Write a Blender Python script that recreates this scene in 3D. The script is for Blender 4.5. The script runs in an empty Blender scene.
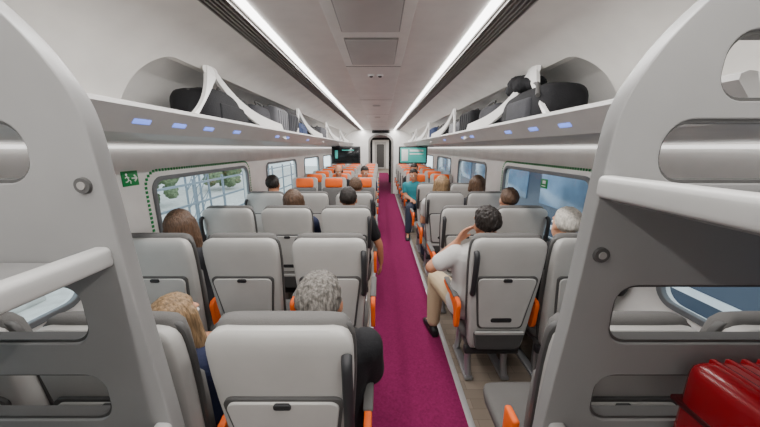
import bpy, bmesh, math, random
from mathutils import Vector, Matrix, Euler, noise
random.seed(7)
S = bpy.context.scene; COL = S.collection
R = math.radians; PI = math.pi
CX = -.05; H = 1.63
V = Vector

# ---------------------------------------------------------------- materials
def lin(c):
    c = c / 255
    return c / 12.92 if c <= .04045 else ((c + .055) / 1.055) ** 2.4
def mat(name, rgb, rough=.5, metal=0, var=.05, scale=6, bump=0, bscale=80, emit=0, stretch=None, spec=.4):
    m = bpy.data.materials.new(name); m.use_nodes = True
    nt = m.node_tree; b = nt.nodes['Principled BSDF']
    c = [lin(x) for x in rgb]
    tc = nt.nodes.new('ShaderNodeTexCoord')
    src = tc.outputs['Object']
    if stretch:
        mp = nt.nodes.new('ShaderNodeMapping'); mp.inputs['Scale'].default_value = stretch
        nt.links.new(src, mp.inputs['Vector']); src = mp.outputs['Vector']
    n = nt.nodes.new('ShaderNodeTexNoise'); n.inputs['Scale'].default_value = scale; n.inputs['Detail'].default_value = 3
    nt.links.new(src, n.inputs['Vector'])
    r = nt.nodes.new('ShaderNodeValToRGB')
    r.color_ramp.elements[0].position = .3; r.color_ramp.elements[1].position = .7
    r.color_ramp.elements[0].color = [x * (1 - var) for x in c] + [1]
    r.color_ramp.elements[1].color = [min(1, x * (1 + var)) for x in c] + [1]
    nt.links.new(n.outputs['Fac'], r.inputs['Fac'])
    nt.links.new(r.outputs['Color'], b.inputs['Base Color'])
    b.inputs['Roughness'].default_value = rough; b.inputs['Metallic'].default_value = metal
    b.inputs['Specular IOR Level'].default_value = spec
    if bump:
        n2 = nt.nodes.new('ShaderNodeTexNoise'); n2.inputs['Scale'].default_value = bscale; n2.inputs['Detail'].default_value = 2
        nt.links.new(src, n2.inputs['Vector'])
        bp = nt.nodes.new('ShaderNodeBump'); bp.inputs['Strength'].default_value = bump; bp.inputs['Distance'].default_value = .01
        nt.links.new(n2.outputs['Fac'], bp.inputs['Height']); nt.links.new(bp.outputs['Normal'], b.inputs['Normal'])
    if emit:
        b.inputs['Emission Color'].default_value = c + [1]; b.inputs['Emission Strength'].default_value = emit
    return m
def glass_mat(name, tint):
    m = bpy.data.materials.new(name); m.use_nodes = True; nt = m.node_tree; nt.nodes.clear()
    o = nt.nodes.new('ShaderNodeOutputMaterial'); mx = nt.nodes.new('ShaderNodeMixShader')
    t = nt.nodes.new('ShaderNodeBsdfTransparent'); t.inputs['Color'].default_value = (*tint, 1)
    g = nt.nodes.new('ShaderNodeBsdfGlossy'); g.inputs['Roughness'].default_value = .05
    lw = nt.nodes.new('ShaderNodeLayerWeight'); lw.inputs['Blend'].default_value = .1
    mu = nt.nodes.new('ShaderNodeMath'); mu.operation = 'MULTIPLY'; mu.inputs[1].default_value = .14
    nt.links.new(lw.outputs['Facing'], mu.inputs[0])
    nt.links.new(mu.outputs[0], mx.inputs[0]); nt.links.new(t.outputs[0], mx.inputs[1]); nt.links.new(g.outputs[0], mx.inputs[2])
    nt.links.new(mx.outputs[0], o.inputs[0]); return m
def wood_floor():
    m = bpy.data.materials.new('wood_floor'); m.use_nodes = True; nt = m.node_tree; b = nt.nodes['Principled BSDF']
    tc = nt.nodes.new('ShaderNodeTexCoord'); mp = nt.nodes.new('ShaderNodeMapping'); mp.inputs['Scale'].default_value = (1, 1, 1); mp.inputs['Rotation'].default_value = (0, 0, 0)
    br = nt.nodes.new('ShaderNodeTexBrick'); br.inputs['Scale'].default_value = 4
    br.inputs['Color1'].default_value = [lin(134), lin(121), lin(108), 1]; br.inputs['Color2'].default_value = [lin(116), lin(104), lin(92), 1]
    br.inputs['Mortar'].default_value = [lin(90), lin(80), lin(70), 1]; br.inputs['Mortar Size'].default_value = .005
    br.inputs['Brick Width'].default_value = 1.6; br.inputs['Row Height'].default_value = .3
    nt.links.new(tc.outputs['Object'], mp.inputs[0]); nt.links.new(mp.outputs[0], br.inputs[0]); nt.links.new(br.outputs[0], b.inputs['Base Color'])
    b.inputs['Roughness'].default_value = .45; return m

M = {}
M['wall'] = mat('wall_white', (236, 234, 231), .4)
M['cove'] = mat('cove_white', (230, 227, 222), .42)
M['recess'] = mat('recess_white', (234, 231, 227), .45)
M['ceil'] = mat('ceiling_grey', (229, 226, 222), .45)
M['ceilp'] = mat('ceiling_panel', (228, 225, 221), .45)
M['vent'] = mat('vent_grey', (186, 183, 180), .55)
M['grille'] = mat('grille_dark', (140, 137, 134), .5)
M['rack'] = mat('rack_grey', (136, 135, 134), .42)
M['rackl'] = mat('rack_bar', (180, 179, 177), .38)
M['lip'] = mat('lip_grey', (192, 190, 188), .33)
M['brace'] = mat('brace_grey', (230, 228, 225), .38)
M['shell'] = mat('seat_shell', (174, 172, 168), .48)
M['pad'] = mat('seat_fabric', (100, 98, 96), .9, bump=.2, bscale=300)
M['tray'] = mat('tray_grey', (184, 182, 178), .42)
M['dark'] = mat('dark_plastic', (42, 42, 44), .5)
M['mid'] = mat('mid_grey', (76, 75, 74), .5)
M['frame'] = mat('vent_frame', (140, 137, 134), .5)
M['net'] = mat('pocket_net', (78, 77, 76), .9, bump=.5, bscale=400)
M['orange'] = mat('orange', (240, 100, 20), .6)
M['metal'] = mat('satin_metal', (160, 160, 162), .35, .7)
M['carpet'] = mat('magenta_carpet', (119, 30, 75), .95, var=.16, scale=70, bump=.4, bscale=350, spec=.1)
M['trim'] = mat('floor_trim', (165, 163, 162), .4, .3)
M['wood'] = wood_floor()
M['led'] = mat('led', (255, 253, 250), .5, emit=8)
M['led2'] = mat('led_soft', (255, 253, 250), .5, emit=1.5)
M['disp'] = mat('blue_display', (120, 150, 255), .3, emit=1.3)
M['gasket'] = mat('gasket', (112, 115, 118), .5)
M['green'] = mat('sign_green', (10, 140, 70), .4)
M['white'] = mat('white_mark', (245, 248, 245), .5)
M['glass'] = glass_mat('glass', (.88, .95, .97))
M['screen'] = mat('screen_dark', (22, 26, 28), .15)
M['teal_s'] = mat('screen_teal', (70, 165, 155), .3, emit=.4)
M['black'] = mat('black_cloth', (26, 26, 29), .85, var=.15, bump=.25, bscale=120)
M['char'] = mat('charcoal_cloth', (54, 54, 58), .85, var=.15, bump=.25, bscale=120)
M['greybag'] = mat('grey_bag', (92, 92, 96), .6, var=.1)
M['redcase'] = mat('red_case', (124, 12, 22), .25, var=.08)
M['reddk'] = mat('dark_red', (60, 7, 12), .4)
M['bluebag'] = mat('blue_bag', (44, 58, 92), .8)
M['skin'] = mat('skin', (206, 152, 122), .55, var=.05, scale=20)
M['skin2'] = mat('skin_tan', (184, 128, 98), .55, var=.05, scale=20)
M['navy'] = mat('navy_shirt', (32, 38, 66), .85, bump=.2, bscale=100)
M['tee'] = mat('white_tee', (194, 192, 189), .85, bump=.2, bscale=60)
M['teal'] = mat('teal_shirt', (40, 124, 134), .85, bump=.2)
M['beige'] = mat('beige_trousers', (192, 172, 140), .85, bump=.2)
M['jeans'] = mat('dark_jeans', (40, 46, 62), .85, bump=.2)
M['shoe'] = mat('shoe_black', (24, 24, 26), .5)
M['eye'] = mat('eye_white', (235, 232, 228), .2)
M['iris'] = mat('iris', (50, 36, 26), .2)
M['lips'] = mat('lips', (170, 96, 86), .5)
st = (1, 1, .22)
M['h_grey'] = mat('hair_grey', (112, 107, 101), .6, var=.6, scale=120, bump=.8, bscale=160, stretch=st)
M['h_white'] = mat('hair_white', (200, 194, 184), .6, var=.3, scale=120, bump=.8, bscale=160, stretch=st)
M['h_dark'] = mat('hair_dark', (34, 27, 23), .5, var=.5, scale=120, bump=.8, bscale=160, stretch=st)
M['h_brown'] = mat('hair_brown', (86, 64, 48), .5, var=.4, scale=120, bump=.8, bscale=160, stretch=st)
M['h_blond'] = mat('hair_blond', (136, 110, 80), .55, var=.5, scale=120, bump=.5, bscale=160, stretch=(1, 1, .05))
M['ext_pale'] = mat('ext_pale', (224, 226, 228), .7)
M['ext_blue'] = mat('ext_blue', (60, 70, 86), .4)
M['ext_win'] = mat('ext_window', (104, 126, 150), .2, var=.5, scale=1.2)
M['ext_dark'] = mat('ext_dark', (70, 78, 88), .5)
M['ext_mast'] = mat('ext_mast', (124, 134, 144), .5)
M['ext_ground'] = mat('ext_ground', (200, 198, 193), .9, var=.15)
M['leaf'] = mat('leaf', (112, 126, 94), .8, var=.5, scale=14, bump=.6)

# ---------------------------------------------------------------- geometry helpers
class MB:
    def __init__(s): s.bm = bmesh.new()
    def merge(s, t, mtx=None):
        if mtx is not None: bmesh.ops.transform(t, matrix=mtx, verts=t.verts)
        me = bpy.data.meshes.new('t'); t.to_mesh(me); t.free(); s.bm.from_mesh(me); bpy.data.meshes.remove(me); return s
    def mesh(s, me): s.bm.from_mesh(me); bpy.data.meshes.remove(me); return s
    def box(s, c, size, bev=0, seg=2, rot=None, mtx=None):
        t = bmesh.new(); bmesh.ops.create_cube(t, size=1)
        bmesh.ops.scale(t, vec=size, verts=t.verts)
        if bev: bmesh.ops.bevel(t, geom=t.edges[:], offset=min(bev, min(size) * .49), segments=seg, affect='EDGES', profile=.5)
        m = Matrix.Translation(c)
        if rot: m = m @ Euler(rot).to_matrix().to_4x4()
        if mtx is not None: m = Matrix.Translation(c) @ mtx
        return s.merge(t, m)
    def ball(s, c, r, rot=None, u=18, v=12):
        t = bmesh.new(); bmesh.ops.create_uvsphere(t, u_segments=u, v_segments=v, radius=1)
        if not hasattr(r, '__len__'): r = (r, r, r)
        m = Matrix.Translation(c)
        if rot: m = m @ Euler(rot).to_matrix().to_4x4()
        return s.merge(t, m @ Matrix.Diagonal((*r, 1)))
    def cyl(s, p0, p1, r0, r1=None, n=14):
        p0 = V(p0); p1 = V(p1); d = p1 - p0
        if d.length < 1e-6: return s
        t = bmesh.new(); bmesh.ops.create_cone(t, cap_ends=True, segments=n, radius1=r0, radius2=r0 if r1 is None else r1, depth=d.length)
        return s.merge(t, Matrix.Translation((p0 + p1) / 2) @ d.to_track_quat('Z', 'Y').to_matrix().to_4x4())
    def chain(s, pts, rad, n=14):
        for i, p in enumerate(pts):
            s.ball(p, rad[i], u=n, v=10)
            if i: s.cyl(pts[i - 1], p, rad[i - 1], rad[i], n)
        return s
    def loft(s, rings, closed=False):
        b = s.bm; vs = [[b.verts.new(p) for p in r] for r in rings]; n = len(vs[0])
        L = len(vs)
        for i in range(L if closed else L - 1):
            a, c = vs[i], vs[(i + 1) % L]
            for j in range(n): b.faces.new((a[j], a[(j + 1) % n], c[(j + 1) % n], c[j]))
        if not closed:
            b.faces.new(vs[0][::-1]); b.faces.new(vs[-1])
        return s
    def tube(s, pts, r, n=10, closed=False):
        pts = [V(p) for p in pts]; L = len(pts); rings = []
        up = None
        for i, p in enumerate(pts):
            if closed: d = pts[(i + 1) % L] - pts[i - 1]
            else: d = pts[min(i + 1, L - 1)] - pts[max(i - 1, 0)]
            d.normalize()
            if up is None: up = d.orthogonal().normalized()
            up = (up - d * up.dot(d)).normalized(); w = d.cross(up)
            rr = r[i] if hasattr(r, '__len__') else r
            rings.append([p + (up * math.cos(2 * PI * k / n) + w * math.sin(2 * PI * k / n)) * rr for k in range(n)])
        return s.loft(rings, closed)
    def prism(s, poly, y0, y1):   # poly of (x,z), extruded along y
        return s.loft([[V((x, y0, z)) for x, z in poly], [V((x, y1, z)) for x, z in poly]])
    def build(s, name, m, parent=None, ang=38, loc=None):
        bmesh.ops.recalc_face_normals(s.bm, faces=s.bm.faces)
        me = bpy.data.meshes.new(name); s.bm.to_mesh(me); s.bm.free()
        me.polygons.foreach_set('use_smooth', [True] * len(me.polygons)); me.set_sharp_from_angle(angle=R(ang))
        me.materials.append(m)
        o = bpy.data.objects.new(name, me); COL.objects.link(o)
        if parent: o.parent = parent
        if loc: o.location = loc
        return o
def tag(o, label, cat, group=None):
    o['label'] = label; o['category'] = cat
    if group: o['group'] = group
    return o
def struct(o): o['kind'] = 'structure'; return o
def thing(name, label, cat, loc=(0, 0, 0), rz=0, group=None):
    o = bpy.data.objects.new(name, None); COL.objects.link(o); o.empty_display_size = .1
    o.location = loc; o.rotation_euler = (0, 0, rz); return tag(o, label, cat, group)
def dup(root, loc, rz, label, group=None):
    r = root.copy(); COL.objects.link(r); r.location = loc; r.rotation_euler = (0, 0, rz); r['label'] = label
    if group: r['group'] = group
    for ch in list(root.children):
        c = ch.copy(); COL.objects.link(c); c.parent = r
        for g in list(ch.children):
            d = g.copy(); COL.objects.link(d); d.parent = c
    return r
def evald(o):
    bpy.context.view_layer.update(); dg = bpy.context.evaluated_depsgraph_get()
    return bpy.data.meshes.new_from_object(o.evaluated_get(dg))
def panel(outer, holes, t, bev=0):
    cu = bpy.data.curves.new('c', 'CURVE'); cu.dimensions = '2D'; cu.fill_mode = 'BOTH'; cu.extrude = max(t / 2 - bev, 0); cu.bevel_depth = bev; cu.bevel_resolution = 2
    for p in [outer] + list(holes):
        sp = cu.splines.new('POLY'); sp.points.add(len(p) - 1)
        for i, (x, y) in enumerate(p): sp.points[i].co = (x, y, 0, 1)
        sp.use_cyclic_u = True
    o = bpy.data.objects.new('c', cu); COL.objects.link(o); me = evald(o)
    bpy.data.objects.remove(o); bpy.data.curves.remove(cu); return me
XZ = Matrix(((1, 0, 0, 0), (0, 0, -1, 0), (0, 1, 0, 0), (0, 0, 0, 1)))
YZ = Matrix(((0, 0, 1, 0), (1, 0, 0, 0), (0, 1, 0, 0), (0, 0, 0, 1)))
def pan(outer, holes, t, bev, mtx):
    me = panel(outer, holes, t, bev); me.transform(mtx); mb = MB(); mb.mesh(me); return mb
def rrect(x0, x1, y0, y1, r, n=7):
    o = []
    for cx, cy, a in ((x1 - r, y1 - r, 0), (x0 + r, y1 - r, 90), (x0 + r, y0 + r, 180), (x1 - r, y0 + r, 270)):
        for i in range(n + 1):
            t = R(a + 90 * i / n); o.append((cx + r * math.cos(t), cy + r * math.sin(t)))
    return o
def cat(pts, n=6, closed=False):
    P = [V(p) for p in pts]; L = len(P); o = []
    for i in range(L if closed else L - 1):
        a, b, c, d = (P[(i - 1) % L] if closed else P[max(i - 1, 0)]), P[i], P[(i + 1) % L], (P[(i + 2) % L] if closed else P[min(i + 2, L - 1)])
        for k in range(n):
            t = k / n
            o.append(.5 * ((2 * b) + (c - a) * t + (2 * a - 5 * b + 4 * c - d) * t * t + (3 * b - a - 3 * c + d) * t ** 3))
    if not closed: o.append(P[-1])
    return o
def sring(cx, cy, z, w, d, e=5, n=32):
    o = []
    for k in range(n):
        t = 2 * PI * k / n; c, s_ = math.cos(t), math.sin(t)
        o.append(V((cx + w / 2 * math.copysign(abs(c) ** (2 / e), c), cy + d / 2 * math.copysign(abs(s_) ** (2 / e), s_), z)))
    return o

# ---------------------------------------------------------------- shell
Y0, Y1 = -1.3, 10.3
HW = 1.55
XL, XR = CX - HW, CX + HW
MB_ = MB()
MB_.box(((XL + XR) / 2, (Y0 + Y1) / 2, -.03), (XR - XL + .1, Y1 - Y0, .06)); struct(MB_.build('floor', M['wood']))
cpt = MB().box((.235, (Y0 + Y1 + 9) / 2, .004), (.59, Y1 - Y0 + 9, .008)).build('carpet', M['carpet'])
tag(cpt, 'magenta carpet runner along the aisle', 'carpet')
struct(MB().box((.55, (Y0 + Y1) / 2, .006), (.04, Y1 - Y0, .012), .003).build('trim_1', M['trim']))
struct(MB().box((-.08, (Y0 + Y1) / 2, .006), (.04, Y1 - Y0, .012), .003).build('trim_2', M['trim']))
wins = [(-.07, 1.45), (1.95, 3.50), (4.00, 5.55), (6.05, 7.6), (8.1, 9.65)]
WZ0, WZ1 = .84, 1.415
nwin = 0
for s, X, nm in ((-1, XL, 'left'), (1, XR, 'right')):
    w = pan([(Y0, 0), (Y1, 0), (Y1, 1.7), (Y0, 1.7)], [rrect(a + .05, b - .05, WZ0, WZ1, .09) for a, b in wins], .05, 0, Matrix.Translation((X + s * .025, 0, 0)) @ YZ)
    struct(w.build('wall_' + nm, M['wall']))
    struct(MB().box((X - s * .01, (Y0 + Y1) / 2, .09), (.02, Y1 - Y0, .18), .008).build('baseboard_' + nm, M['mid']))
    for i, (a, b) in enumerate(wins):
        nwin += 1
        f = pan(rrect(a + .04, b - .04, WZ0 - .01, WZ1 + .01, .1), [rrect(a + .06, b - .06, WZ0 + .01, WZ1 - .01, .08)], .03, .006, Matrix.Translation((X, 0, 0)) @ YZ).build('window_%d' % nwin, M['gasket']); struct(f)
        pan(rrect(a + .05, b - .05, WZ0, WZ1, .09), [], .006, 0, Matrix.Translation((X + s * .02, 0, 0)) @ YZ).build('pane', M['glass'], f)
        if i == 1:
            mb = MB(); path = rrect(a - .015, b + .015, WZ0 - .06, WZ1 + .06, .12, 10)
            pts = [V((0, p[0], p[1])) for p in path] + [V((0, path[0][0], path[0][1]))]
            step = .03; acc = 0
            for p, q in zip(pts, pts[1:]):
                L = (q - p).length; t = acc
                while t < L:
                    c = p + (q - p) * (t / L); mb.box((X - s * .003, c.y, c.z), (.003, .019, .019), .0); t += step
                acc = t - L
            mb.build('dotted_border', M['green'], f)
    # narrow lamp strip where wall meets the rack underside
    struct(MB().box((X - s * .02, (Y0 + Y1) / 2, 1.635), (.03, Y1 - Y0 - .1, .016), .006).build('trim_%d' % (3 if s < 0 else 4), M['led2']))
# end wall with doorway
DW = .38
door = [(.03 - DW, -.02), (.03 + DW, -.02), (.03 + DW, 1.80)] + [(.03 + DW * math.cos(R(a)), 1.80 + .27 * math.sin(R(a))) for a in range(15, 180, 15)] + [(.03 - DW, 1.80)]
struct(pan([(XL, -.05), (XR, -.05), (XR, 2.32), (XL, 2.32)], [door], .06, 0, Matrix.Translation((0, Y1 + .03, 0)) @ XZ).build('wall_end', M['wall']))
dring = [(.03 + (x - .03) * 1.14, (z if z < 0 else z * 1.025)) for x, z in door]
struct(pan([(x, z - .01 if z < 0 else z) for x, z in dring], [door], .1, .008, Matrix.Translation((0, Y1 + .02, 0)) @ XZ).build('door_1', M['frame']))
# vestibule and next carriage beyond
struct(MB().box((-.62, Y1 + 1.9, 1.1), (.05, 3.7, 2.2)).build('wall_vestibule_left', M['rack']))
struct(MB().box((.68, Y1 + 1.9, 1.1), (.05, 3.7, 2.2)).build('wall_vestibule_right', M['rack']))
struct(MB().box((.03, Y1 + 1.9, 2.12), (1.3, 3.7, .05)).build('ceiling_vestibule', M['ceilp']))
struct(MB().box((.03, Y1 + 6.6, -.03), (3, 13.1, .06)).build('floor_vestibule', M['wood']))
struct(pan([(-1.6, -.05), (1.6, -.05), (1.6, 2.25), (-1.6, 2.25)], [rrect(-.36, .42, -.02, 2.0, .008)], .05, 0, Matrix.Translation((0, Y1 + 3.5, 0)) @ XZ).build('wall_vestibule_end', M['mid']))
struct(pan(rrect(-.42, .48, -.01, 2.07, .03), [rrect(-.36, .42, -.005, 2.0, .008)], .04, .004, Matrix.Translation((0, Y1 + 3.46, 0)) @ XZ).build('door_2', M['dark']))
struct(MB().box((-1.5, Y1 + 8.3, 1.1), (.05, 9.6, 2.3)).build('wall_next_left', M['wall']))
struct(MB().box((1.45, Y1 + 8.3, 1.1), (.05, 9.6, 2.3)).build('wall_next_right', M['wall']))
struct(MB().box((0, Y1 + 8.3, 2.25), (3, 9.6, .05)).build('ceiling_next', M['ceil']))
struct(pan([(-1.5, -.05), (1.5, -.05), (1.5, 2.25), (-1.5, 2.25)], [rrect(-.30, .36, -.02, 2.0, .008)], .05, 0, Matrix.Translation((0, Y1 + 13.1, 0)) @ XZ).build('wall_next_end', M['wall']))
d3 = struct(pan(rrect(-.42, .48, .0, 2.08, .05), [rrect(-.27, .33, .1, 1.92, .07)], .04, .004, Matrix.Translation((0, Y1 + 13.05, 0)) @ XZ).build('door_3', M['vent']))
pan(rrect(-.28, .34, .09, 1.93, .07), [], .01, 0, Matrix.Translation((0, Y1 + 13.06, 0)) @ XZ).build('pane', M['mid'], d3)
# rear wall behind the camera
struct(MB().box(((XL + XR) / 2, Y0 - .03, 1.15), (XR - XL, .06, 2.4)).build('wall_rear', M['wall']))
# ceiling
CZ = 2.25
struct(MB().box((CX, (Y0 + Y1) / 2, CZ + .03), (1.5, Y1 - Y0, .06)).build('ceiling', M['ceil']))
tn = 5
struct(MB().box((CX, (Y0 + Y1) / 2, CZ - .006), (.42, Y1 - Y0 - .02, .02), .006).build('trim_%d' % tn, M['ceilp'])); tn += 1
for s in (-1, 1):
    mb = MB().box((CX + s * .650, (Y0 + Y1) / 2, CZ - .002), (.135, Y1 - Y0 - .02, .01))
    for i in range(6): mb.box((CX + s * (.594 + .023 * i), (Y0 + Y1) / 2, CZ - .012), (.007, Y1 - Y0 - .02, .014))
    struct(mb.build('trim_%d' % tn, M['grille'])); tn += 1
    t = tag(MB().box((CX + s * .552, (Y0 + Y1) / 2, CZ - .004), (.044, Y1 - Y0 - .05, .012), .004).build('ceiling_light_strip', M['led']),
        'long glowing white light strip along the %s side of the ceiling' % ('left' if s < 0 else 'right'), 'light strip')
for y in (.35, 2.36, 3.9, 5.5, 7.1, 8.7):
    struct(MB().box((CX, y, CZ - .0165), (.415, .008, .004)).build('trim_%d' % tn, M['frame'])); tn += 1
for (a, b, lab) in ((1.02, 1.68, 'nearest large grey ceiling vent grille panel'), (1.78, 2.28, 'smaller second grey ceiling vent grille panel behind the nearest')):
    t = thing('ceiling_vent', lab, 'vent', (CX, (a + b) / 2, CZ - .016))
    MB().box((0, 0, -.004), (.31, b - a, .010), .004).build('frame', M['frame'], t)
    MB().box((0, 0, -.009), (.295, b - a - .015, .006), .002).build('grille_plate', M['vent'], t)
for (x, y, lab) in ((-.075, 2.62, 'left of the two small round ceiling sensors'), (.0, 2.62, 'right of the two small round ceiling sensors')):
    t = thing('ceiling_sensor', lab, 'sensor', (x, y, CZ - .016))
    MB().cyl((0, 0, 0), (0, 0, -.012), .03, .027, 20).build('ring', M['white'], t)
    MB().ball((0, 0, -.012), (.017, .017, .01)).build('dome', M['dark'], t)
for y in (4.4, 6.0):
    t = thing('ceiling_speaker', 'round grey ceiling speaker, %s one' % ('nearer' if y < 5 else 'farther'), 'speaker', (CX, y, CZ - .016))
    MB().cyl((0, 0, 0), (0, 0, -.01), .06, .055, 24).build('cone_cover', M['vent'], t)

# cove, recess, overhead rack
prof = [(.70, 2.245), (.82, 2.222), (.95, 2.17), (1.08, 2.085), (1.19, 1.975), (1.265, 1.87), (1.30, 1.74)]
prof = [(p.x, p.z) for p in cat([(r, 0, z) for r, z in prof], 4)]
def offs(pr, d):
    o = []
    for i, (r, z) in enumerate(pr):
        a = pr[max(i - 1, 0)]; b = pr[min(i + 1, len(pr) - 1)]
        t = V((b[0] - a[0], b[1] - a[1])).normalized(); o.append((r - t.y * d, z + t.x * d))
    return o
for s, nm in ((-1, 'left'), (1, 'right')):
    poly = [(CX + s * r, z) for r, z in prof + offs(prof, .03)[::-1]]
    cv = MB().prism(poly, Y0, Y1).build('wall_cove_' + nm, M['cove'], ang=30); struct(cv)
    ct = pan(rrect(1.54, Y1 - .35, 1.5, 2.105, .15, 10), [], .9, 0, Matrix.Translation((CX + s * 1.25, 0, 0)) @ YZ).build('cut', M['cove'])
    bo = cv.modifiers.new('b', 'BOOLEAN'); bo.operation = 'DIFFERENCE'; bo.solver = 'EXACT'; bo.object = ct
    me = evald(cv); cv.modifiers.clear(); old = cv.data; cv.data = me; me.name = old.name
    bpy.data.objects.remove(ct)
    me.polygons.foreach_set('use_smooth', [True] * len(me.polygons)); me.set_sharp_from_angle(angle=R(30))
    back = [(1.0, 2.20), (1.16, 2.13), (1.30, 2.03), (1.42, 1.92), (1.50, 1.72)]
    poly = [(CX + s * r, z) for r, z in back + offs(back, .02)[::-1]]
    struct(MB().prism(poly, 1.2, Y1 - .1).build('wall_recess_' + nm, M['recess'], ang=50))
    t = thing('overhead_rack', 'long grey overhead luggage shelf above the %s windows' % nm, 'luggage rack', (0, .7, 0))
    lp = [(.885, 1.802), (.868, 1.795), (.866, 1.782), (.945, 1.690), (.965, 1.682), (1.545, 1.65), (1.545, 1.70), (1.0, 1.735), (.93, 1.742), (.905, 1.80)]
    MB().prism([(CX + s * r, z) for r, z in lp], 0, Y1 - .7).build('shelf', M['lip'], t, ang=25)
    e = V((s * .079, 0, -.092)).normalized(); nrm = V((-s * .092, 0, -.079)).normalized(); yv = V((0, 1, 0))
    mx = Matrix((e, yv, nrm)).transposed().to_4x4()
    ys = ([1.20, 1.42, 1.66, 1.98] if s < 0 else [1.38, 1.66, 1.98]) + [2.75, 3.05, 3.9]
    for y in ys:
        MB().box((CX + s * .908, y - .7, 1.733), (.022, .085, .007), .002, mtx=mx).build('lit_number_panel', M['disp'], t)
    # brace supports: two broad curved fins meeting high on the cove
    for k, yb in enumerate((1.97, 3.95, 5.95, 7.95)):
        a = V((CX + s * 1.03, yb, 2.118)); b1 = V((CX + s * .935, yb - .40, 1.785)); b2 = V((CX + s * .905, yb + .95, 1.782))
        mb = MB()
        def blade(p, q, bow, w0, w1, th=.011):
            rings = []
            for i in range(17):
                u = i / 16; c = p.lerp(q, u) + bow * math.sin(PI * u); w = w0 + (w1 - w0) * u - .035 * math.sin(PI * u)
                rings.append([c + V((s * dx, dy, dz)) for dx, dy, dz in ((-th, w * .45, -w / 2), (th, w * .45, -w / 2), (th, -w * .45, w / 2), (-th, -w * .45, w / 2))])
            return rings
        mb.loft(blade(a, b2, V((s * .015, -.10, -.05)), .12, .14)); mb.loft(blade(a, b1, V((s * .02, .06, -.01)), .09, .02)); mb.ball(a + V((0, 0, -.01)), (.016, .08, .045))
        mb.build('brace', M['brace'], t, loc=(0, -.7, 0))

# exit sign on the left wall
t = thing('exit_sign', 'small green emergency exit sign with running figure on left wall', 'sign', (XL + .003, 1.825, 1.44))
MB().box((0, 0, 0), (.006, .12, .095), .002).build('sign_plate', M['green'], t)
mb = MB(); x = .004
mb.ball((x, -.028, .026), (.001, .008, .008))
for p, q in (((-.026, .014), (-.016, -.008)), ((-.016, -.008), (-.004, -.016)), ((-.004, -.016), (-.006, -.032)), ((-.016, -.008), (-.028, -.02)), ((-.028, -.02), (-.04, -.02)),
             ((-.026, .014), (-.012, .004)), ((-.026, .014), (-.04, .004))):
    mb.cyl((x, p[0], p[1]), (x, q[0], q[1]), .0032, n=8)
for p, q in (((.006, 0), (.046, 0)), ((.046, 0), (.028, .02)), ((.046, 0), (.028, -.02))): mb.cyl((x, p[0], p[1]), (x, q[0], q[1]), .0045, n=8)
mb.build('pictogram', M['white'], t)
t = thing('exit_sticker', 'small green and white emergency sticker on the right window pane', 'sticker', (XR + .012, 2.62, 1.31))
MB().box((0, 0, 0), (.003, .11, .085), .001).build('sticker_sheet', M['green'], t)
MB().box((-.002, 0, .012), (.002, .05, .03), .0005).cyl((-.003, -.03, -.022), (-.003, .03, -.022), .005, n=8).build('pictogram', M['white'], t)

# screens hung under the overhead racks midway along the car
TY = 7.3
for xc, lab, on in ((CX - .80, 'dark television screen hanging under the left overhead rack', 0), (CX + .88, 'lit teal television screen hanging under the right overhead rack', 1)):
    t = thing('television', lab, 'television', (xc, TY, 1.455))
    MB().box((0, .01, 0), (.72, .05, .43), .012).build('bezel', M['dark'], t)
    MB().box((0, -.02, 0), (.64, .008, .36), .002).build('screen', M['screen'] if not on else M['teal_s'], t)
    MB().box((math.copysign(.2, xc), .03, .20), (.10, .05, .10), .006).build('bracket', M['mid'], t)
    for c, z_ in (((( -.21, -.026, 0), (.16, .004, .28)), ((.08, -.026, .11), (.34, .004, .05)), ((.08, -.026, .03), (.34, .004, .03))) if on else (((-.24, -.026, .02), (.07, .004, .2)), ((.05, -.026, .12), (.3, .004, .02)))):
        MB().box(c, z_, .001).build('picture', M['white'] if on else M['teal_s'], t)
t = thing('door_display', 'dark information display above the end doorway', 'display', (.03, Y1 - .03, 2.18))
MB().box((0, 0, 0), (.62, .05, .09), .01).build('housing', M['dark'], t); MB().box((0, -.027, 0), (.5, .004, .05)).build('screen', M['screen'], t)

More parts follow.
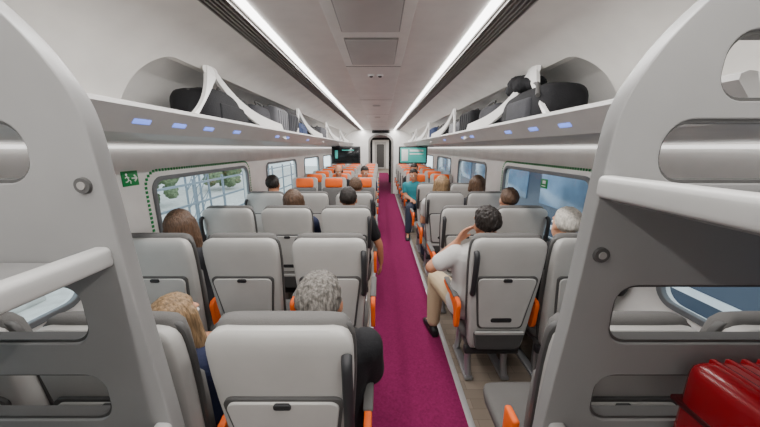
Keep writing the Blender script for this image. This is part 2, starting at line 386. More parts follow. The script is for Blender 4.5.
# ---------------------------------------------------------------- big luggage racks beside the camera
def luggage_rack(s, label, h_bar, r_bar, knob, dr, dh):
    t = thing('luggage_rack', label, 'luggage rack', (CX, 0, 0))
    edge = cat([(.44, 0, 0), (.448, 0, .5), (.462, 0, .92), (.49, 0, 1.28), (.506, 0, 1.55), (.52, 0, 1.70), (.562, 0, 1.79), (.62, 0, 1.866), (.70, 0, 1.94), (.82, 0, 2.03), (.95, 0, 2.10)], 5)
    outer = [(s * (p.x + dr), p.z) for p in edge] + [(s * 1.12, 2.0), (s * 1.27, 1.80), (s * 1.53, 1.64), (s * 1.53, 0)]
    def hl(r0, z0, z1, rad, r1=1.42, ins=0):
        p = rrect(r0 + dh + ins, r1 - ins, z0 + ins, z1 - ins, rad - ins); return [(s * x, z) for x, z in p]
    spec = [(.690, 1.715, 1.845, .055, 1.10), (.605, 1.556, 1.688, .06), (.575, 1.18, 1.335, .05), (.568, .96, 1.10, .05), (.57, .45, .85, .06)]
    holes = [hl(*q) for q in spec]
    for y in (.600, -1.1):
        pan(outer, holes, .038, .003, Matrix.Translation((0, y, 0)) @ XZ).build('end_panel', M['rack'], t)
    for q in spec[:4]:
        qq = q if len(q) == 5 else q + (1.42,)
        pan(hl(*qq, ins=.003), [hl(*qq, ins=.010)], .030, 0, Matrix.Translation((0, .603, 0)) @ XZ).build('slot_trim', M['mid'], t)
    for h, rb in ((h_bar, r_bar), (.935, .495), (.10, .47)):
        MB().box((s * (rb + 1.53) / 2, -.25, h - .02), (1.53 - rb - .01, 1.65, .02), .004).build('shelf', M['rack'], t)
        mb = MB(); mb.loft([sring(s * rb, 0, 0, .042, .046, 3.6, 24)] + [sring(s * rb, 0, 1.64, .042, .046, 3.6, 24)])
        o = mb.build('shelf_edge_bar', M['rackl'], t); o.data.transform(Matrix.Translation((0, -1.06, h)) @ Matrix(((1, 0, 0, 0), (0, 0, 1, 0), (0, 1, 0, 0), (0, 0, 0, 1))))
    x, z = knob
    MB().cyl((x - CX, .584, z), (x - CX, .575, z), .018, .016, 24).build('knob', M['mid'], t)
    MB().cyl((x - CX, .578, z), (x - CX, .573, z), .009, .008, 20).build('knob_cap', M['frame'], t)
    return t
luggage_rack(-1, 'tall grey luggage rack in the left foreground with an empty middle shelf', 1.40, .55, (-.605, 1.555), .015, .045)
luggage_rack(1, 'tall grey luggage rack in the right foreground holding the red suitcase', 1.553, .515, (.477, 1.405), 0, 0)

# ---------------------------------------------------------------- seats
SL = .09 / .785
def yr(z): return (1.165 - z) * SL
TILT = math.atan(SL)
def seat(name, label, cat_, handle, arm, orange, group, stub=0):
    t = thing(name, label, cat_, (0, 0, 0), 0, group); t.scale = (1, 1, .954)
    prof_s = ((.335, .31, .05), (.345, .33, .07), (.38, .35, .085), (.5, .372, .085), (.7, .402, .08), (.9, .428, .075), (1.0, .438, .07), (1.08, .438, .068), (1.12, .431, .065), (1.145, .411, .055), (1.158, .38, .043), (1.165, .34, .03))
    MB().loft([sring(0, yr(z) + .043 + (.085 - th) * .1, z, w, th, 7) for z, w, th in prof_s]).build('backrest_shell', M['shell'], t, ang=40)
    MB().loft([sring(0, yr(z) + .082, z + .005, w + .013, .03, 6) for z, w, th in prof_s[2:]]).build('edge_trim', M['shell'] if orange else M['mid'], t, ang=50)
    rs = []; ow = .74 if orange else 1
    for z, w, th in ((.93, .38, .05), (.94, .41, .065), (1.0, .42, .08), (1.1, .422, .082), (1.15, .41, .08), (1.174, .385, .06), (1.184, .34, .035)):
        if orange: z = .99 + (z - .93) * .17 / .26
        rs.append(sring(0, yr(z) + .092, z, w * ow, th, 4.5))
    MB().loft(rs).build('headrest', M['orange'] if orange else M['pad'], t, ang=60)
    rs = []
    for z, w, th in ((.44, .33, .05), (.46, .355, .075), (.6, .375, .08), (.75, .395, .075), (.9 + (.06 if orange else 0), .41, .065), (.925 + (.06 if orange else 0), .38, .04)):
        rs.append(sring(0, yr(z) + .112, z, w, th, 5))
    MB().loft(rs).build('back_cushion', M['pad'], t, ang=60)
    rs = []
    for y, w, h_ in ((.17, .36, .07), (.19, .40, .09), (.35, .425, .10), (.5, .425, .10), (.56, .40, .085), (.585, .36, .05)):
        rs.append([V((p.x, y, p.y)) for p in sring(0, .405, 0, w, h_, 4)])
    MB().loft(rs).build('seat_cushion', M['pad'], t, ang=60)
    MB().box((0, .36, .335), (.36, .40, .05), .015).build('seat_pan', M['mid'], t)
    MB().box((0, .165, .29), (.37, .05, .06), .012).build('cross_rail', M['dark'], t)
    def plate(nm, pts, off, th, m, bev=.004, zc=None):
        zc = zc or sum(p[1] for p in pts) / len(pts)
        mtx = Matrix.Translation((0, yr(zc) + .003 - off, zc)) @ Matrix.Rotation(TILT, 4, 'X') @ Matrix.Translation((0, 0, -zc)) @ XZ
        return pan(pts, [], th, bev, mtx).build(nm, m, t)
    def trap(z0, z1, w0, w1, r):
        p = rrect(-w1 / 2, w1 / 2, z0, z1, r, 6)
        return [(x * (w0 + (w1 - w0) * (z - z0) / (z1 - z0)) / w1, z) for x, z in p]
    plate('tray_recess', trap(.523, .920, .280, .375, .03), .0, .012, M['mid'], .002)
    plate('tray_table', trap(.538, .906, .256, .346, .028), .007, .014, M['tray'], .004)
    plate('tray_latch', rrect(-.025, .025, .888, .906, .006), .014, .012, M['dark'], .002)
    plate('tray_slot', rrect(-.065, .065, .58, .612, .012), .0135, .006, M['dark'], .001)
    plate('magazine_pocket', trap(.365, .495, .27, .31, .02), .012, .028, M['net'], .008)
    plate('pocket_rim', rrect(-.155, .155, .488, .505, .006), .022, .014, M['shell'], .003)
    if handle:
        x = handle * .203
        pts = cat([(x, yr(1.09) + .01, 1.09), (x + handle * .003, yr(1.07) - .02, 1.065), (x + handle * .004, yr(.95) - .03, .95), (x + handle * .002, yr(.83) - .02, .82), (x - handle * .004, yr(.81) + .01, .795)], 6)
        MB().tube(pts, [.010] + [.0165] * (len(pts) - 2) + [.010], 12).build('grab_handle', M['dark'], t)
    for a in arm:
        x = a * .254
        ar = MB(); ar.mesh((lambda me: (me.transform(Matrix.Translation((x, 0, 0)) @ YZ), me)[1])(panel([(p.x, p.z) for p in cat([(.135, 0, .50), (.122, 0, .60), (.13, 0, .685), (.30, 0, .682), (.47, 0, .672), (.49, 0, .658), (.47, 0, .645), (.32, 0, .632), (.20, 0, .60), (.17, 0, .49)], 4, True)], [], .028, .005)))
        ar.build('armrest', M['orange'], t)
        MB().box((x, .33, .692), (.040, .30, .022), .01).build('armrest_pad', M['pad'], t)
    if stub:
        MB().box((stub * .24, .19, .60), (.028, .08, .15), .010, 3).build('armrest', M['orange'], t)
    for sx in (-1, 1):
        mb = MB(); mb.tube([(sx * .13, .24, .33), (sx * .13, .23, .12), (sx * .13, .20, .03)], .024, 10); mb.tube([(sx * .13, .46, .33), (sx * .13, .47, .12), (sx * .13, .50, .03)], .024, 10)
        mb.box((sx * .13, .35, .02), (.06, .36, .03), .01); mb.build('leg', M['metal'], t)
    return t
XS = {('l', 'a'): -.30, ('l', 'm'): -.825, ('l', 'w'): -1.345, ('r', 'a'): .765, ('r', 'w'): 1.255}
HA = {('l', 'a'): (1, (1,)), ('l', 'm'): (0, (1,)), ('l', 'w'): (-1, (1,)), ('r', 'a'): (-1, (-1, 1)), ('r', 'w'): (1, ())}
ROWS = [.70 + .85 * k for k in range(5)]
FR = {'l': [5.2 + .79 * k for k in range(7)], 'r': [5.95 + .79 * k for k in range(6)]}
ordn = ['first', 'second', 'third', 'fourth', 'fifth', 'sixth', 'seventh']
pn = {'a': 'aisle', 'm': 'middle', 'w': 'window'}; sn = {'l': 'left', 'r': 'right'}
GA = 'grey seats turned away from the camera'
for (sd, pl), x in XS.items():
    hd, ar = HA[(sd, pl)]
    proto = None
    for k, y in enumerate(ROWS):
        if sd == 'l' and k == 4: continue
        lab = 'grey seat seen from behind, %s row from the camera, %s side, %s place' % (ordn[k], sn[sd], pn[pl])
        if (sd, pl, k) == ('r', 'a', 0):
            q = seat('train_chair', lab, 'seat', hd, (1,), False, GA, -1); q.location = (x - .02, y, 0)
        elif proto is None:
            proto = seat('train_chair', lab, 'seat', hd, ar, False, GA); proto.location = (x, y, 0)
        else: dup(proto, (x, y, 0), 0, lab)
    proto = None
    for k, y in enumerate(FR[sd]):
        lab = 'seat with orange headrest facing the camera, %s orange row, %s side, %s place' % (ordn[k], sn[sd], pn[pl])
        if proto is None:
            proto = seat('train_chair', lab, 'seat', -hd, tuple(-a for a in ar), True, 'orange-topped seats facing the camera'); proto.location = (x, y, 0); proto.rotation_euler = (0, 0, PI)
        else: dup(proto, (x, y, 0), PI, lab)

# ---------------------------------------------------------------- people
def remesh(mb, name, m, parent, vox, it=4, disp=0, fac=.5, zf=22):
    o = mb.build(name, m, parent)
    r = o.modifiers.new('r', 'REMESH'); r.mode = 'VOXEL'; r.voxel_size = vox; r.use_smooth_shade = True
    if it: sm = o.modifiers.new('s', 'SMOOTH'); sm.factor = fac; sm.iterations = it
    me = evald(o); o.modifiers.clear(); old = o.data; o.data = me; bpy.data.meshes.remove(old); me.name = name
    if not me.materials: me.materials.append(m)
    if disp:
        for v in me.vertices:
            c = v.co; n_ = noise.noise(V((c.x * 70, c.y * 70, c.z * zf))) + .5 * noise.noise(V((c.x * 160, c.y * 160, c.z * zf * 2)))
            v.co = c + v.normal * n_ * disp
    me.polygons.foreach_set('use_smooth', [True] * len(me.polygons)); me.update()
    return o
def hand(mb, w, f, n, side, curl=.5):
    f = f.normalized(); n = (n - f * n.dot(f)).normalized(); s_ = f.cross(n) * side
    for i, L in enumerate((.9, 1.0, .95, .75)):
        b = w + s_ * ((i - 1.5) * .019)  * .7; k = w + f * (.085 - .004 * abs(i - 1)) + s_ * ((i - 1.5) * .0195)
        mb.chain([b, k], [.014, .0115], 8)
        d = f.copy(); p = k
        pts = [p]; a = curl
        for j, l in enumerate((.042, .027, .02)):
            d = (d * math.cos(a * .6) + n * math.sin(a * .6)).normalized(); p = p + d * l * L; pts.append(p)
        mb.chain(pts, [.0105, .0095, .0085, .0072], 8)
    p = w + f * .025 - s_ * .02; q = p + f * .035 - s_ * .026 + n * .012; e = q + f * .03 - s_ * .008 + n * .012
    mb.chain([p, q, e], [.015, .0115, .009], 8)
def person(label, loc, rz, skin, shirt, trous, hair, style='short', s=1.0, lean=0, sleeve=.5, yaw=0, pitch=0, roll=0, vox=.011, arms=None, legs=None, group=None, bw=1, hfwd=0):
    s *= .965
    t = thing('person', label, 'person', loc, rz, group)
    zs = lambda z: .45 + (z - .45) * s
    def tf(p):
        p = V(p); z = p.z; return V((p.x + lean * max(0, z - .5) / .65, p.y + hfwd * max(0, z - .5) / .65, zs(z)))
    secs = [(.45, .28, .20, .335), (.49, .35, .25, .335), (.55, .37, .25, .335), (.64, .335, .23, .32), (.73, .32, .21, .305), (.84, .36, .22, .295), (.92, .385, .20, .285), (.965, .35, .165, .28), (1.0, .22, .13, .275), (1.03, .12, .11, .272)]
    def torso(mb, g, top=None):
        rs = []
        for z, w, d, yc in secs:
            c = tf((0, yc, z)); rs.append([V((p.x, p.y, c.z)) for p in sring(c.x, c.y, 0, w * bw + 2 * g, d + 2 * g, 2.6, 24)])
        mb.loft(rs)
    hc = tf((0, .285, 1.155))
    A = {}
    for sd in (-1, 1):
        sh = tf((sd * .172 * bw, .28, .935)); el = V((sd * .205 * bw + lean * .3, .37, .70)); wr = V((sd * .13, .56, .665))
        fdir = V((-sd * .35, 1, -.1)); nrm = V((0, -.2, -1))
        if arms and sd in arms:
            a_ = arms[sd]; el = V(a_[0]); wr = V(a_[1]); fdir = V(a_[2]); nrm = V(a_[3])
        A[sd] = (sh, el, wr, fdir, nrm)
    Lg = {}
    for sd in (-1, 1):
        hp = V((sd * .09, .35, .525)); kn = V((sd * .11, .735, .53)); an = V((sd * .11, .73, .10)); toe = V((0, 1, 0))
        if legs and sd in legs: kn, an, toe = [V(q) for q in legs[sd]]
        Lg[sd] = (hp, kn, an, toe)
    Rh = Euler((pitch, roll, yaw)).to_matrix()
    H_ = lambda p: hc + Rh @ V(p)
    er = (pitch, roll, yaw)
    mb = MB(); torso(mb, 0)
    mb.chain([tf((0, .272, .97)), H_((0, -.02, -.06))], [.062, .054])
    mb.ball(H_((0, -.012, .025)), (.074, .092, .088), er); mb.ball(H_((0, .03, -.045)), (.058, .068, .078), er)
    mb.chain([H_((0, .088, .012)), H_((0, .106, -.022))], [.009, .014], 10); mb.ball(H_((0, .072, -.10)), (.026, .024, .02), er)
    mb.ball(H_((0, .074, .03)), (.055, .02, .012), er)
    for sd in (-1, 1):
        mb.ball(H_((sd * .076, -.008, -.008)), (.011, .022, .032), er)
        sh, el, wr, fd, nr = A[sd]
        mb.chain([sh, sh.lerp(el, .4), el, el.lerp(wr, .35), wr], [.058, .05, .04, .04, .027])
        hand(mb, wr, fd, nr, sd)
        hp, kn, an, toe = Lg[sd]
        mb.chain([hp, hp.lerp(kn, .5), kn, kn.lerp(an, .35), an], [.088, .078, .058, .056, .037])
        mb.chain([an + V((0, 0, -.04)), an + toe * .13 + V((0, 0, -.065))], [.04, .03])
    remesh(mb, 'body', skin, t, vox, 3)
    mb = MB(); torso(mb, .013)
    for sd in (-1, 1):
        sh, el, wr, fd, nr = A[sd]
        if sleeve <= 1:
            e = sh.lerp(el, sleeve); mb.chain([sh, sh.lerp(e, .5), e], [.072, .066, .062])
        else:
            e = el.lerp(wr, sleeve - 1); mb.chain([sh, sh.lerp(el, .5), el, e], [.072, .064, .055, .042])
    remesh(mb, 'shirt', shirt, t, max(vox, .009), 5)
    mb = MB()
    for sd in (-1, 1):
        hp, kn, an, toe = Lg[sd]
        mb.chain([hp, hp.lerp(kn, .5), kn, kn.lerp(an, .4), kn.lerp(an, .93)], [.104, .092, .075, .07, .056])
        so = MB(); fr = toe.normalized(); sdv = V((fr.y, -fr.x, 0)); rs = []
        for u, w, h_ in ((-.075, .04, .06), (-.06, .065, .085), (0, .078, .10), (.06, .085, .082), (.13, .09, .06), (.18, .07, .045), (.2, .04, .03)):
            c = V((an.x, an.y, 0)) + fr * u; z0 = an.z - .10
            rs.append([c + sdv * p.x + V((0, 0, z0 + p.y)) for p in sring(0, h_ / 2, 0, w, h_, 3, 16)])
        so.loft(rs).build('shoe', M['shoe'], t, ang=60)
    mb.ball((0, .335, .50), (.17 * bw, .135, .07))
    remesh(mb, 'trousers', trous, t, max(vox, .010), 4)
    # hair
    hb = MB(); tb = bmesh.new(); bmesh.ops.create_uvsphere(tb, u_segments=28, v_segments=20, radius=1)
    for v in tb.verts:
        d = v.co.copy(); k = 1.0
        front = max(0, min(1, (d.y - .15) / .35)); low = max(0, min(1, (.50 - d.z) / .25))
        k -= .22 * front * low
        if style == 'short': k -= .14 * max(0, min(1, (-d.z - .35) / .3))
        v.co = V((d.x * .083, d.y * .102 - .002, d.z * .100)) * k
    hb.merge(tb, Matrix.Translation(H_((0, -.018, .028))) @ Rh.to_4x4())
    if style == 'long':
        hb.chain([H_((0, -.05, .03)), H_((0, -.06, -.08)), H_((0, -.06, -.17)), H_((.02, -.055, -.30))], [.08, .075, .066, .05])
        for sd in (-1, 1): hb.chain([H_((sd * .06, -.01, .04)), H_((sd * .076, -.01, -.08)), H_((sd * .085, -.01, -.26))], [.035, .038, .028])
    if style == 'bob':
        hb.chain([H_((0, -.05, .03)), H_((0, -.06, -.07))], [.085, .07])
        for sd in (-1, 1): hb.chain([H_((sd * .06, -.01, .04)), H_((sd * .075, .0, -.06))], [.04, .034])
    if style == 'bald':
        hb.bm.free(); hb = MB()
        for i in range(-6, 7):
            a = R(i * 18); hb.ball(H_((.079 * math.sin(a), -.012 - .094 * math.cos(a), -.01)), (.016, .016, .035))
    remesh(hb, 'hair', hair, t, .0055 if vox < .01 else .009, 2, (.004 if style == 'long' else .008) if vox < .01 else .005, zf=2.5 if style == 'long' else 30)
    for sd in (-1, 1):
        e = MB().ball(H_((sd * .031, .078, .004)), .0125, u=12, v=8).build('eye', M['eye'], t)
        MB().ball(H_((sd * .031, .0885, .004)), .005, u=10, v=6).build('iris', M['iris'], e)
    MB().ball(H_((0, .092, -.06)), (.024, .009, .008), er).build('mouth', M['lips'], t)
    return t
def seatloc(sd, pl, k, dx=0): return (XS[(sd, pl)] + dx, ROWS[k], 0)
def fseat(sd, pl, k, dx=0): return (XS[(sd, pl)] + dx, FR[sd][k], 0)
person('grey-haired person in a black top sitting in the nearest aisle seat', seatloc('l', 'a', 0, .075), 0, M['skin2'], M['black'], M['jeans'], M['h_grey'], s=.895, vox=.0075, sleeve=.9, bw=.97, yaw=R(-6),
       arms={1: ((.185, .38, .66), (.11, .56, .65), (-.35, 1, -.1), (0, -.2, -1))})
person('blond long-haired person in a navy top beside the left luggage rack', seatloc('l', 'm', 0, -.005), 0, M['skin'], M['navy'], M['jeans'], M['h_blond'], 'long', s=.72, vox=.0085, sleeve=.8, bw=1.1, hfwd=.05,
       arms={1: ((.31, .36, .62), (.2, .56, .60), (-.3, 1, -.1), (0, -.2, -1))})
person('person with long brown hair in a dark top by the first left window', seatloc('l', 'w', 1, .02), 0, M['skin'], M['char'], M['jeans'], M['h_brown'], 'long', s=.98, sleeve=1.6, bw=.9, yaw=R(15))
person('dark-haired person in a black top with an arm out to the aisle, third row left', seatloc('l', 'a', 2, .0), 0, M['skin2'], M['black'], M['jeans'], M['h_dark'], s=1.03, sleeve=.6, bw=1.1,
       arms={1: ((.29, .28, .70), (.31, .34, .49), (0, .3, -1), (-1, 0, -.1))})
person('brown-haired person in the third row left middle seat', seatloc('l', 'm', 2, .0), 0, M['skin'], M['navy'], M['jeans'], M['h_brown'], 'bob', s=1.0, bw=.95)
person('dark-haired person in the fourth row by the left window', seatloc('l', 'w', 3, .02), 0, M['skin2'], M['char'], M['jeans'], M['h_dark'], s=1.08)
person('brown-haired person in the fourth row left aisle seat', seatloc('l', 'a', 3), 0, M['skin2'], M['black'], M['jeans'], M['h_brown'], s=1.04)
person('bald person facing the camera in the left orange-topped middle seat', fseat('l', 'm', 1), PI, M['skin2'], M['black'], M['jeans'], M['h_dark'], 'bald', s=1.08, pitch=R(-18))
person('dark-haired person facing the camera, second orange row left aisle', fseat('l', 'a', 1), PI, M['skin2'], M['navy'], M['jeans'], M['h_dark'], s=1.04, pitch=R(-22), yaw=R(20))
person('person in pale tee and beige trousers, elbow out and hand to head, right aisle', seatloc('r', 'a', 1, -.075), 0, M['skin2'], M['tee'], M['beige'], M['h_dark'], s=1.02, lean=.01, sleeve=.62, vox=.0075, bw=1.06, yaw=R(8), roll=R(-8), hfwd=-.02,
       arms={-1: ((-.335, .30, .82), (-.165, .30, 1.0), (.55, .0, 1), (.6, -.5, 0)), 1: ((.23, .36, .69), (.12, .55, .64), (-.35, 1, -.1), (0, -.2, -1))},
       legs={-1: ((-.20, .74, .53), (-.215, .72, .10), (-.15, 1, 0)), 1: ((.10, .735, .53), (.10, .73, .10), (.05, 1, 0))})
person('white-haired person in dark clothes by the right window, second row', seatloc('r', 'w', 1, -.02), 0, M['skin'], M['black'], M['jeans'], M['h_white'], s=1.0, sleeve=1.6, bw=1.02)
person('brown-haired person by the right window, third row', seatloc('r', 'w', 2, -.03), 0, M['skin'], M['navy'], M['jeans'], M['h_brown'], s=1.02)
person('brown-haired person by the right window, fourth row', seatloc('r', 'w', 3, -.05), 0, M['skin2'], M['char'], M['jeans'], M['h_brown'], 'bob', s=1.08)
person('blond person in the fourth row right aisle seat', seatloc('r', 'a', 3), 0, M['skin'], M['tee'], M['jeans'], M['h_blond'], 'bob', s=1.07)
person('person in a teal shirt facing the camera with legs out in the aisle', fseat('r', 'a', 0, -.03), PI, M['skin2'], M['teal'], M['jeans'], M['h_dark'], s=.97, lean=.08, vox=.009, hfwd=.06, yaw=R(-30), roll=R(8), pitch=R(-15),
       legs={1: ((.19, .78, .53), (.22, .90, .10), (.1, 1, 0)), -1: ((-.05, .74, .53), (-.05, .73, .10), (0, 1, 0))})
person('dark-haired person in black facing the camera, second orange row right aisle', fseat('r', 'a', 1), PI, M['skin2'], M['black'], M['jeans'], M['h_dark'], s=1.06, pitch=R(-20))

# ---------------------------------------------------------------- luggage
SZ = 1.738
def duffel(name, label, loc, size, m, rz=0, cat_='bag', group='bags on the overhead racks', sag=.0):
    w, L, h = size; t = thing(name, label, cat_, loc, rz, group); rs = []
    for i in range(17):
        u = -1 + 2 * i / 16; k = (1 - abs(u) ** 7) ** .5 if abs(u) < 1 else .0
        k = max(k, .35); wob = 1 + .05 * noise.noise(V((u * 2, loc[1] * 3, 1)))
        rs.append([V((p.x, u * L / 2, p.y)) for p in sring(0, h * .5 * k * wob + h * .5 * (1 - k) * .7, 0, w * k, h * k * wob, 4.5, 28)])
    MB().loft(rs).build('bag_body', m, t, ang=70)
    for sx in (-1, 1):
        MB().tube(cat([(sx * w * .42, -L * .2, h * .75), (sx * w * .3, -L * .14, h * 1.02), (sx * w * .2, 0, h * 1.1), (sx * w * .3, L * .14, h * 1.02), (sx * w * .42, L * .2, h * .75)], 5), .009, 8).build('strap', M['mid'], t)
    MB().tube(cat([(0, -L * .42, h * .9), (0, 0, h * 1.005), (0, L * .42, h * .9)], 6), .005, 6).build('zip', M['mid'], t)
    MB().box((-math.copysign(w * .47, loc[0]), 0, h * .42), (.03, L * .55, h * .5), .012, 3).build('pocket', m, t)
    return t
def suitcase(label, loc, size, m, rz=0, group=None, flat=False, rib=True, trimm=None):
    w, L, h = size; t = thing('suitcase', label, 'suitcase', loc, rz, group)
    MB().box((0, 0, h / 2), (w, L, h), min(w, L, h) * .16, 4).build('case_shell', m, t)
    if rib:
        n = 10 if flat else 5
        for i in range(n):
            if flat: MB().box((-w * .38 + w * .76 * i / (n - 1), 0, h * .5), (w * .035, L * .95, h + .006), .003).build('ridge', m, t)
            else: MB().box((0, -L * .36 + L * .72 * i / (n - 1), h / 2), (w + .014, L * .08, h * .78), .006).build('ridge', m, t)
    if flat: MB().box((0, 0, h * .5), (w + .006, L + .006, .014), .004, 2).build('zip_band', trimm or M['dark'], t)
    else: MB().box((0, 0, h / 2), (.014, L + .006, h + .006), .004).build('zip_band', trimm or M['dark'], t)
    if flat: MB().tube(cat([(-.05, -.09, h + .004), (-.05, -.075, h + .03), (-.05, .075, h + .03), (-.05, .09, h + .004)], 5), .011, 8).build('handle', trimm or M['dark'], t)
    else: MB().tube(cat([(0, -.06, h - .005), (0, -.05, h + .022), (0, .05, h + .022), (0, .06, h - .005)], 5), .008, 8).build('handle', M['dark'], t)
    for a in (-1, 1):
        for b in (-1, 1):
            c = V((w / 2 + .008, a * L * .36, h / 2 + b * h * .3)) if flat else V((a * w * .36, L / 2 + .008, h / 2 + b * h * .3))
            MB().ball(c, .018, u=12, v=8).build('wheel', M['dark'], t)
    return t
g = 'bags on the overhead racks'
L_ = CX - 1.13; Rr = CX + 1.13
duffel('duffel_bag', 'black duffel bag on the left rack, nearest the camera', (L_, 2.16, SZ), (.28, .70, .27), M['black'])
duffel('shoulder_bag', 'charcoal shoulder bag on the left rack behind the black duffel', (L_, 2.74, SZ), (.26, .40, .27), M['char'])
suitcase('dark grey ribbed suitcase on the left rack behind the bags', (L_ + .03, 3.16, SZ), (.26, .36, .30), M['greybag'], group=g)
suitcase('black ribbed suitcase on the left rack beside the grey suitcase', (L_ + .03, 3.58, SZ), (.26, .36, .29), M['char'], group=g)
duffel('duffel_bag', 'blue bag farther along the left rack', (L_, 4.12, SZ), (.26, .5, .23), M['bluebag'])
duffel('duffel_bag', 'black bag near the far end of the left rack', (L_, 4.85, SZ), (.27, .55, .22), M['black'])
suitcase('grey suitcase at the far end of the left rack', (L_, 5.6, SZ), (.26, .4, .27), M['greybag'], group=g)
def backpack(label, loc, size, m, rz=0):
    w, L, h = size; t = thing('backpack', label, 'backpack', loc, rz, g); rs = []
    for u, k in ((0, .6), (.04, .85), (.15, 1), (.5, 1.0), (.75, .93), (.9, .8), (.97, .6), (1, .3)):
        rs.append([V((p.x, (u - .5) * L, p.y)) for p in sring(0, h * .5, 0, w * k, h * k, 3.2, 26)])
    MB().loft(rs).build('bag_body', m, t, ang=70)
    sx = -math.copysign(1, loc[0])
    MB().box((sx * w * .48, -L * .1, h * .42), (.06, L * .45, h * .6), .025, 3).build('front_pocket', M['char'], t)
    MB().tube(cat([(sx * w * .5, -L * .42, h * .7), (sx * w * .3, -L * .2, h * 1.05), (sx * w * .2, L * .2, h * 1.06), (sx * w * .3, L * .42, h * .75)], 6), .014, 8).build('strap', M['mid'], t)
    MB().tube(cat([(0, L * .47, h * .55), (0, L * .56, h * .6), (0, L * .56, h * .75), (0, L * .47, h * .75)], 4), .008, 8).build('top_loop', M['dark'], t)
    return t
backpack('large black backpack lying on the right rack, nearest the camera', (Rr - .02, 2.04, SZ), (.30, .68, .27), M['black'])
jk = MB()
for i, (a, b, c, r1) in enumerate(((0, 0, 0, .08), (.0, .13, -.01, .07), (.02, -.10, -.015, .06), (-.03, .06, .02, .06))): jk.ball((a, b, c), (r1, r1 * 1.3, r1 * .75))
o = remesh(jk, 'rolled_jacket', M['black'], None, .01, 6, .006); o.location = (Rr - .085, 2.10, SZ + .315); tag(o, 'rolled black jacket on top of the black backpack', 'jacket')
duffel('shoulder_bag', 'charcoal soft bag on the right rack behind the black backpack', (Rr, 2.70, SZ), (.27, .5, .27), M['char'])
suitcase('black ribbed suitcase on the right rack past the charcoal bag', (Rr - .02, 3.3, SZ), (.26, .42, .28), M['black'], group=g)
duffel('duffel_bag', 'grey duffel bag farther along the right rack', (Rr, 3.92, SZ), (.26, .55, .23), M['greybag'])
duffel('duffel_bag', 'black duffel bag near the far end of the right rack', (Rr, 4.75, SZ), (.27, .6, .24), M['black'])
suitcase('dark blue suitcase at the far end of the right rack', (Rr, 5.5, SZ), (.26, .4, .26), M['bluebag'], group=g)
suitcase('glossy red hard-shell suitcase lying on the right luggage rack shelf', (.90, .29, .945), (.42, .54, .225), M['redcase'], flat=True, trimm=M['reddk'])

# ---------------------------------------------------------------- outside
struct(MB().box((-14, 6, -.6), (24.4, 60, .1)).build('ground_left', M['ext_ground']))
struct(MB().box((14, 6, -1.1), (24.4, 60, .1)).build('ground_right', M['ext_dark']))
t = thing('station_building', 'pale station building outside beyond the left windows', 'building', (-13, 14, -.55))
MB().box((0, 0, 3), (5, 40, 6)).build('wall', M['ext_pale'], t)
for i in range(9): MB().box((2.52, -16 + i * 4, 2.2), (.06, 2.2, 1.6)).build('window', M['ext_win'], t)
MB().box((.3, 0, 6.1), (6.2, 41, .25)).build('roof', M['ext_dark'], t)
for i in range(3):
    x, y = -5.2, 3.5 + i * 4.6
    t = thing('lattice_mast', 'grey lattice mast outside the left windows, %s from the camera' % ordn[i], 'mast', (x, y, -.55), 0, 'lattice masts on the platform')
    mb = MB()
    for a, b in ((-.2, -.2), (.2, -.2), (.2, .2), (-.2, .2)): mb.box((a, b, 2), (.04, .04, 4))
    for k in range(8):
        z = k * .5
        for a in (-.2, .2): mb.cyl((a, -.2, z), (a, .2, z + .5), .012, n=6); mb.cyl((-.2, a, z), (.2, a, z + .5), .012, n=6)
    mb.build('lattice', M['ext_mast'], t)
    MB().box((0, 0, .06), (.6, .6, .12), .01).build('footing', M['ext_ground'], t)
t = thing('platform_fence', 'grey platform railing outside the left windows', 'fence', (-4.2, 7, -.55))
for z in (.5, .95, 1.4): MB().box((0, 0, z), (.04, 16, .045)).build('rail', M['ext_mast'], t)
for i in range(14): MB().box((0, -7.8 + i * 1.2, .75), (.045, .045, 1.5)).build('post', M['ext_mast'], t)
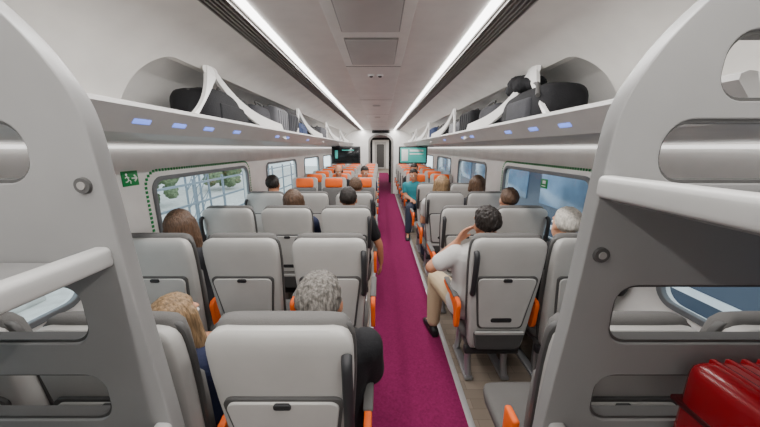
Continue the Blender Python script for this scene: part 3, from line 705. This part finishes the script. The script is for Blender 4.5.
for i in range(3):
    mb = MB()
    for k in range(18): mb.ball((random.uniform(-.6, .6), random.uniform(-.9, .9), .3 + random.uniform(0, .9)), random.uniform(.2, .36), u=10, v=8)
    o = remesh(mb, 'shrub', M['leaf'], None, .06, 1, 0)
    for v in o.data.vertices: v.co += v.normal * .10 * noise.noise(v.co * 9)
    o.location = (-8.4, 5 + i * 5.2, -.55); tag(o, 'green shrub outside the left windows, %s from the camera' % ordn[i], 'shrub', 'shrubs outside')
t = thing('train_car', 'dark blue-grey train car standing outside the right windows', 'train', (4.6, 4, -1.05))
MB().box((0, 0, 2.2), (2.4, 30, 3.4), .3, 4).build('car_body', M['ext_blue'], t)
MB().box((-1.21, 0, 1.15), (.03, 29, .08)).build('stripe', M['ext_pale'], t)
for i in range(14): MB().box((-1.205, -13.5 + i * 2.1, 1.85), (.03, 1.55, .62), .01).build('window', M['ext_win'], t)
for y in (-9, -6, 6, 9): MB().cyl((-.8, y, .45), (.8, y, .45), .42, n=24).build('wheel', M['ext_dark'], t)

# ---------------------------------------------------------------- light, world, camera
def area(name, loc, sx, sy, e, rot=(0, 0, 0), col=(1, .98, .955)):
    l = bpy.data.lights.new(name, 'AREA'); l.shape = 'RECTANGLE'; l.size = sx; l.size_y = sy; l.energy = e; l.color = col
    o = bpy.data.objects.new(name, l); COL.objects.link(o); o.location = loc; o.rotation_euler = rot; return o
for s in (-1, 1): area('strip_lamp', (CX + s * .552, (Y0 + Y1) / 2, CZ - .013), .042, Y1 - Y0 - .1, 120)
area('vestibule_lamp', (.03, Y1 + 1.7, 2.08), .4, 2.5, 8)
area('next_car_lamp', (.03, Y1 + 8.3, 2.2), .8, 8, 140)
w = bpy.data.worlds.new('World'); S.world = w; w.use_nodes = True
nt = w.node_tree; bg = nt.nodes['Background']
bg.inputs['Color'].default_value = (.92, .96, 1, 1); bg.inputs['Strength'].default_value = 2.7
cam = bpy.data.cameras.new('Camera'); co = bpy.data.objects.new('Camera', cam); COL.objects.link(co)
cam.sensor_width = 36; cam.lens = 285 / 760 * 36; cam.clip_start = .01; cam.clip_end = 200
co.location = (0, 0, H); co.rotation_euler = (R(90 - 12.95), 0, 0); S.camera = co
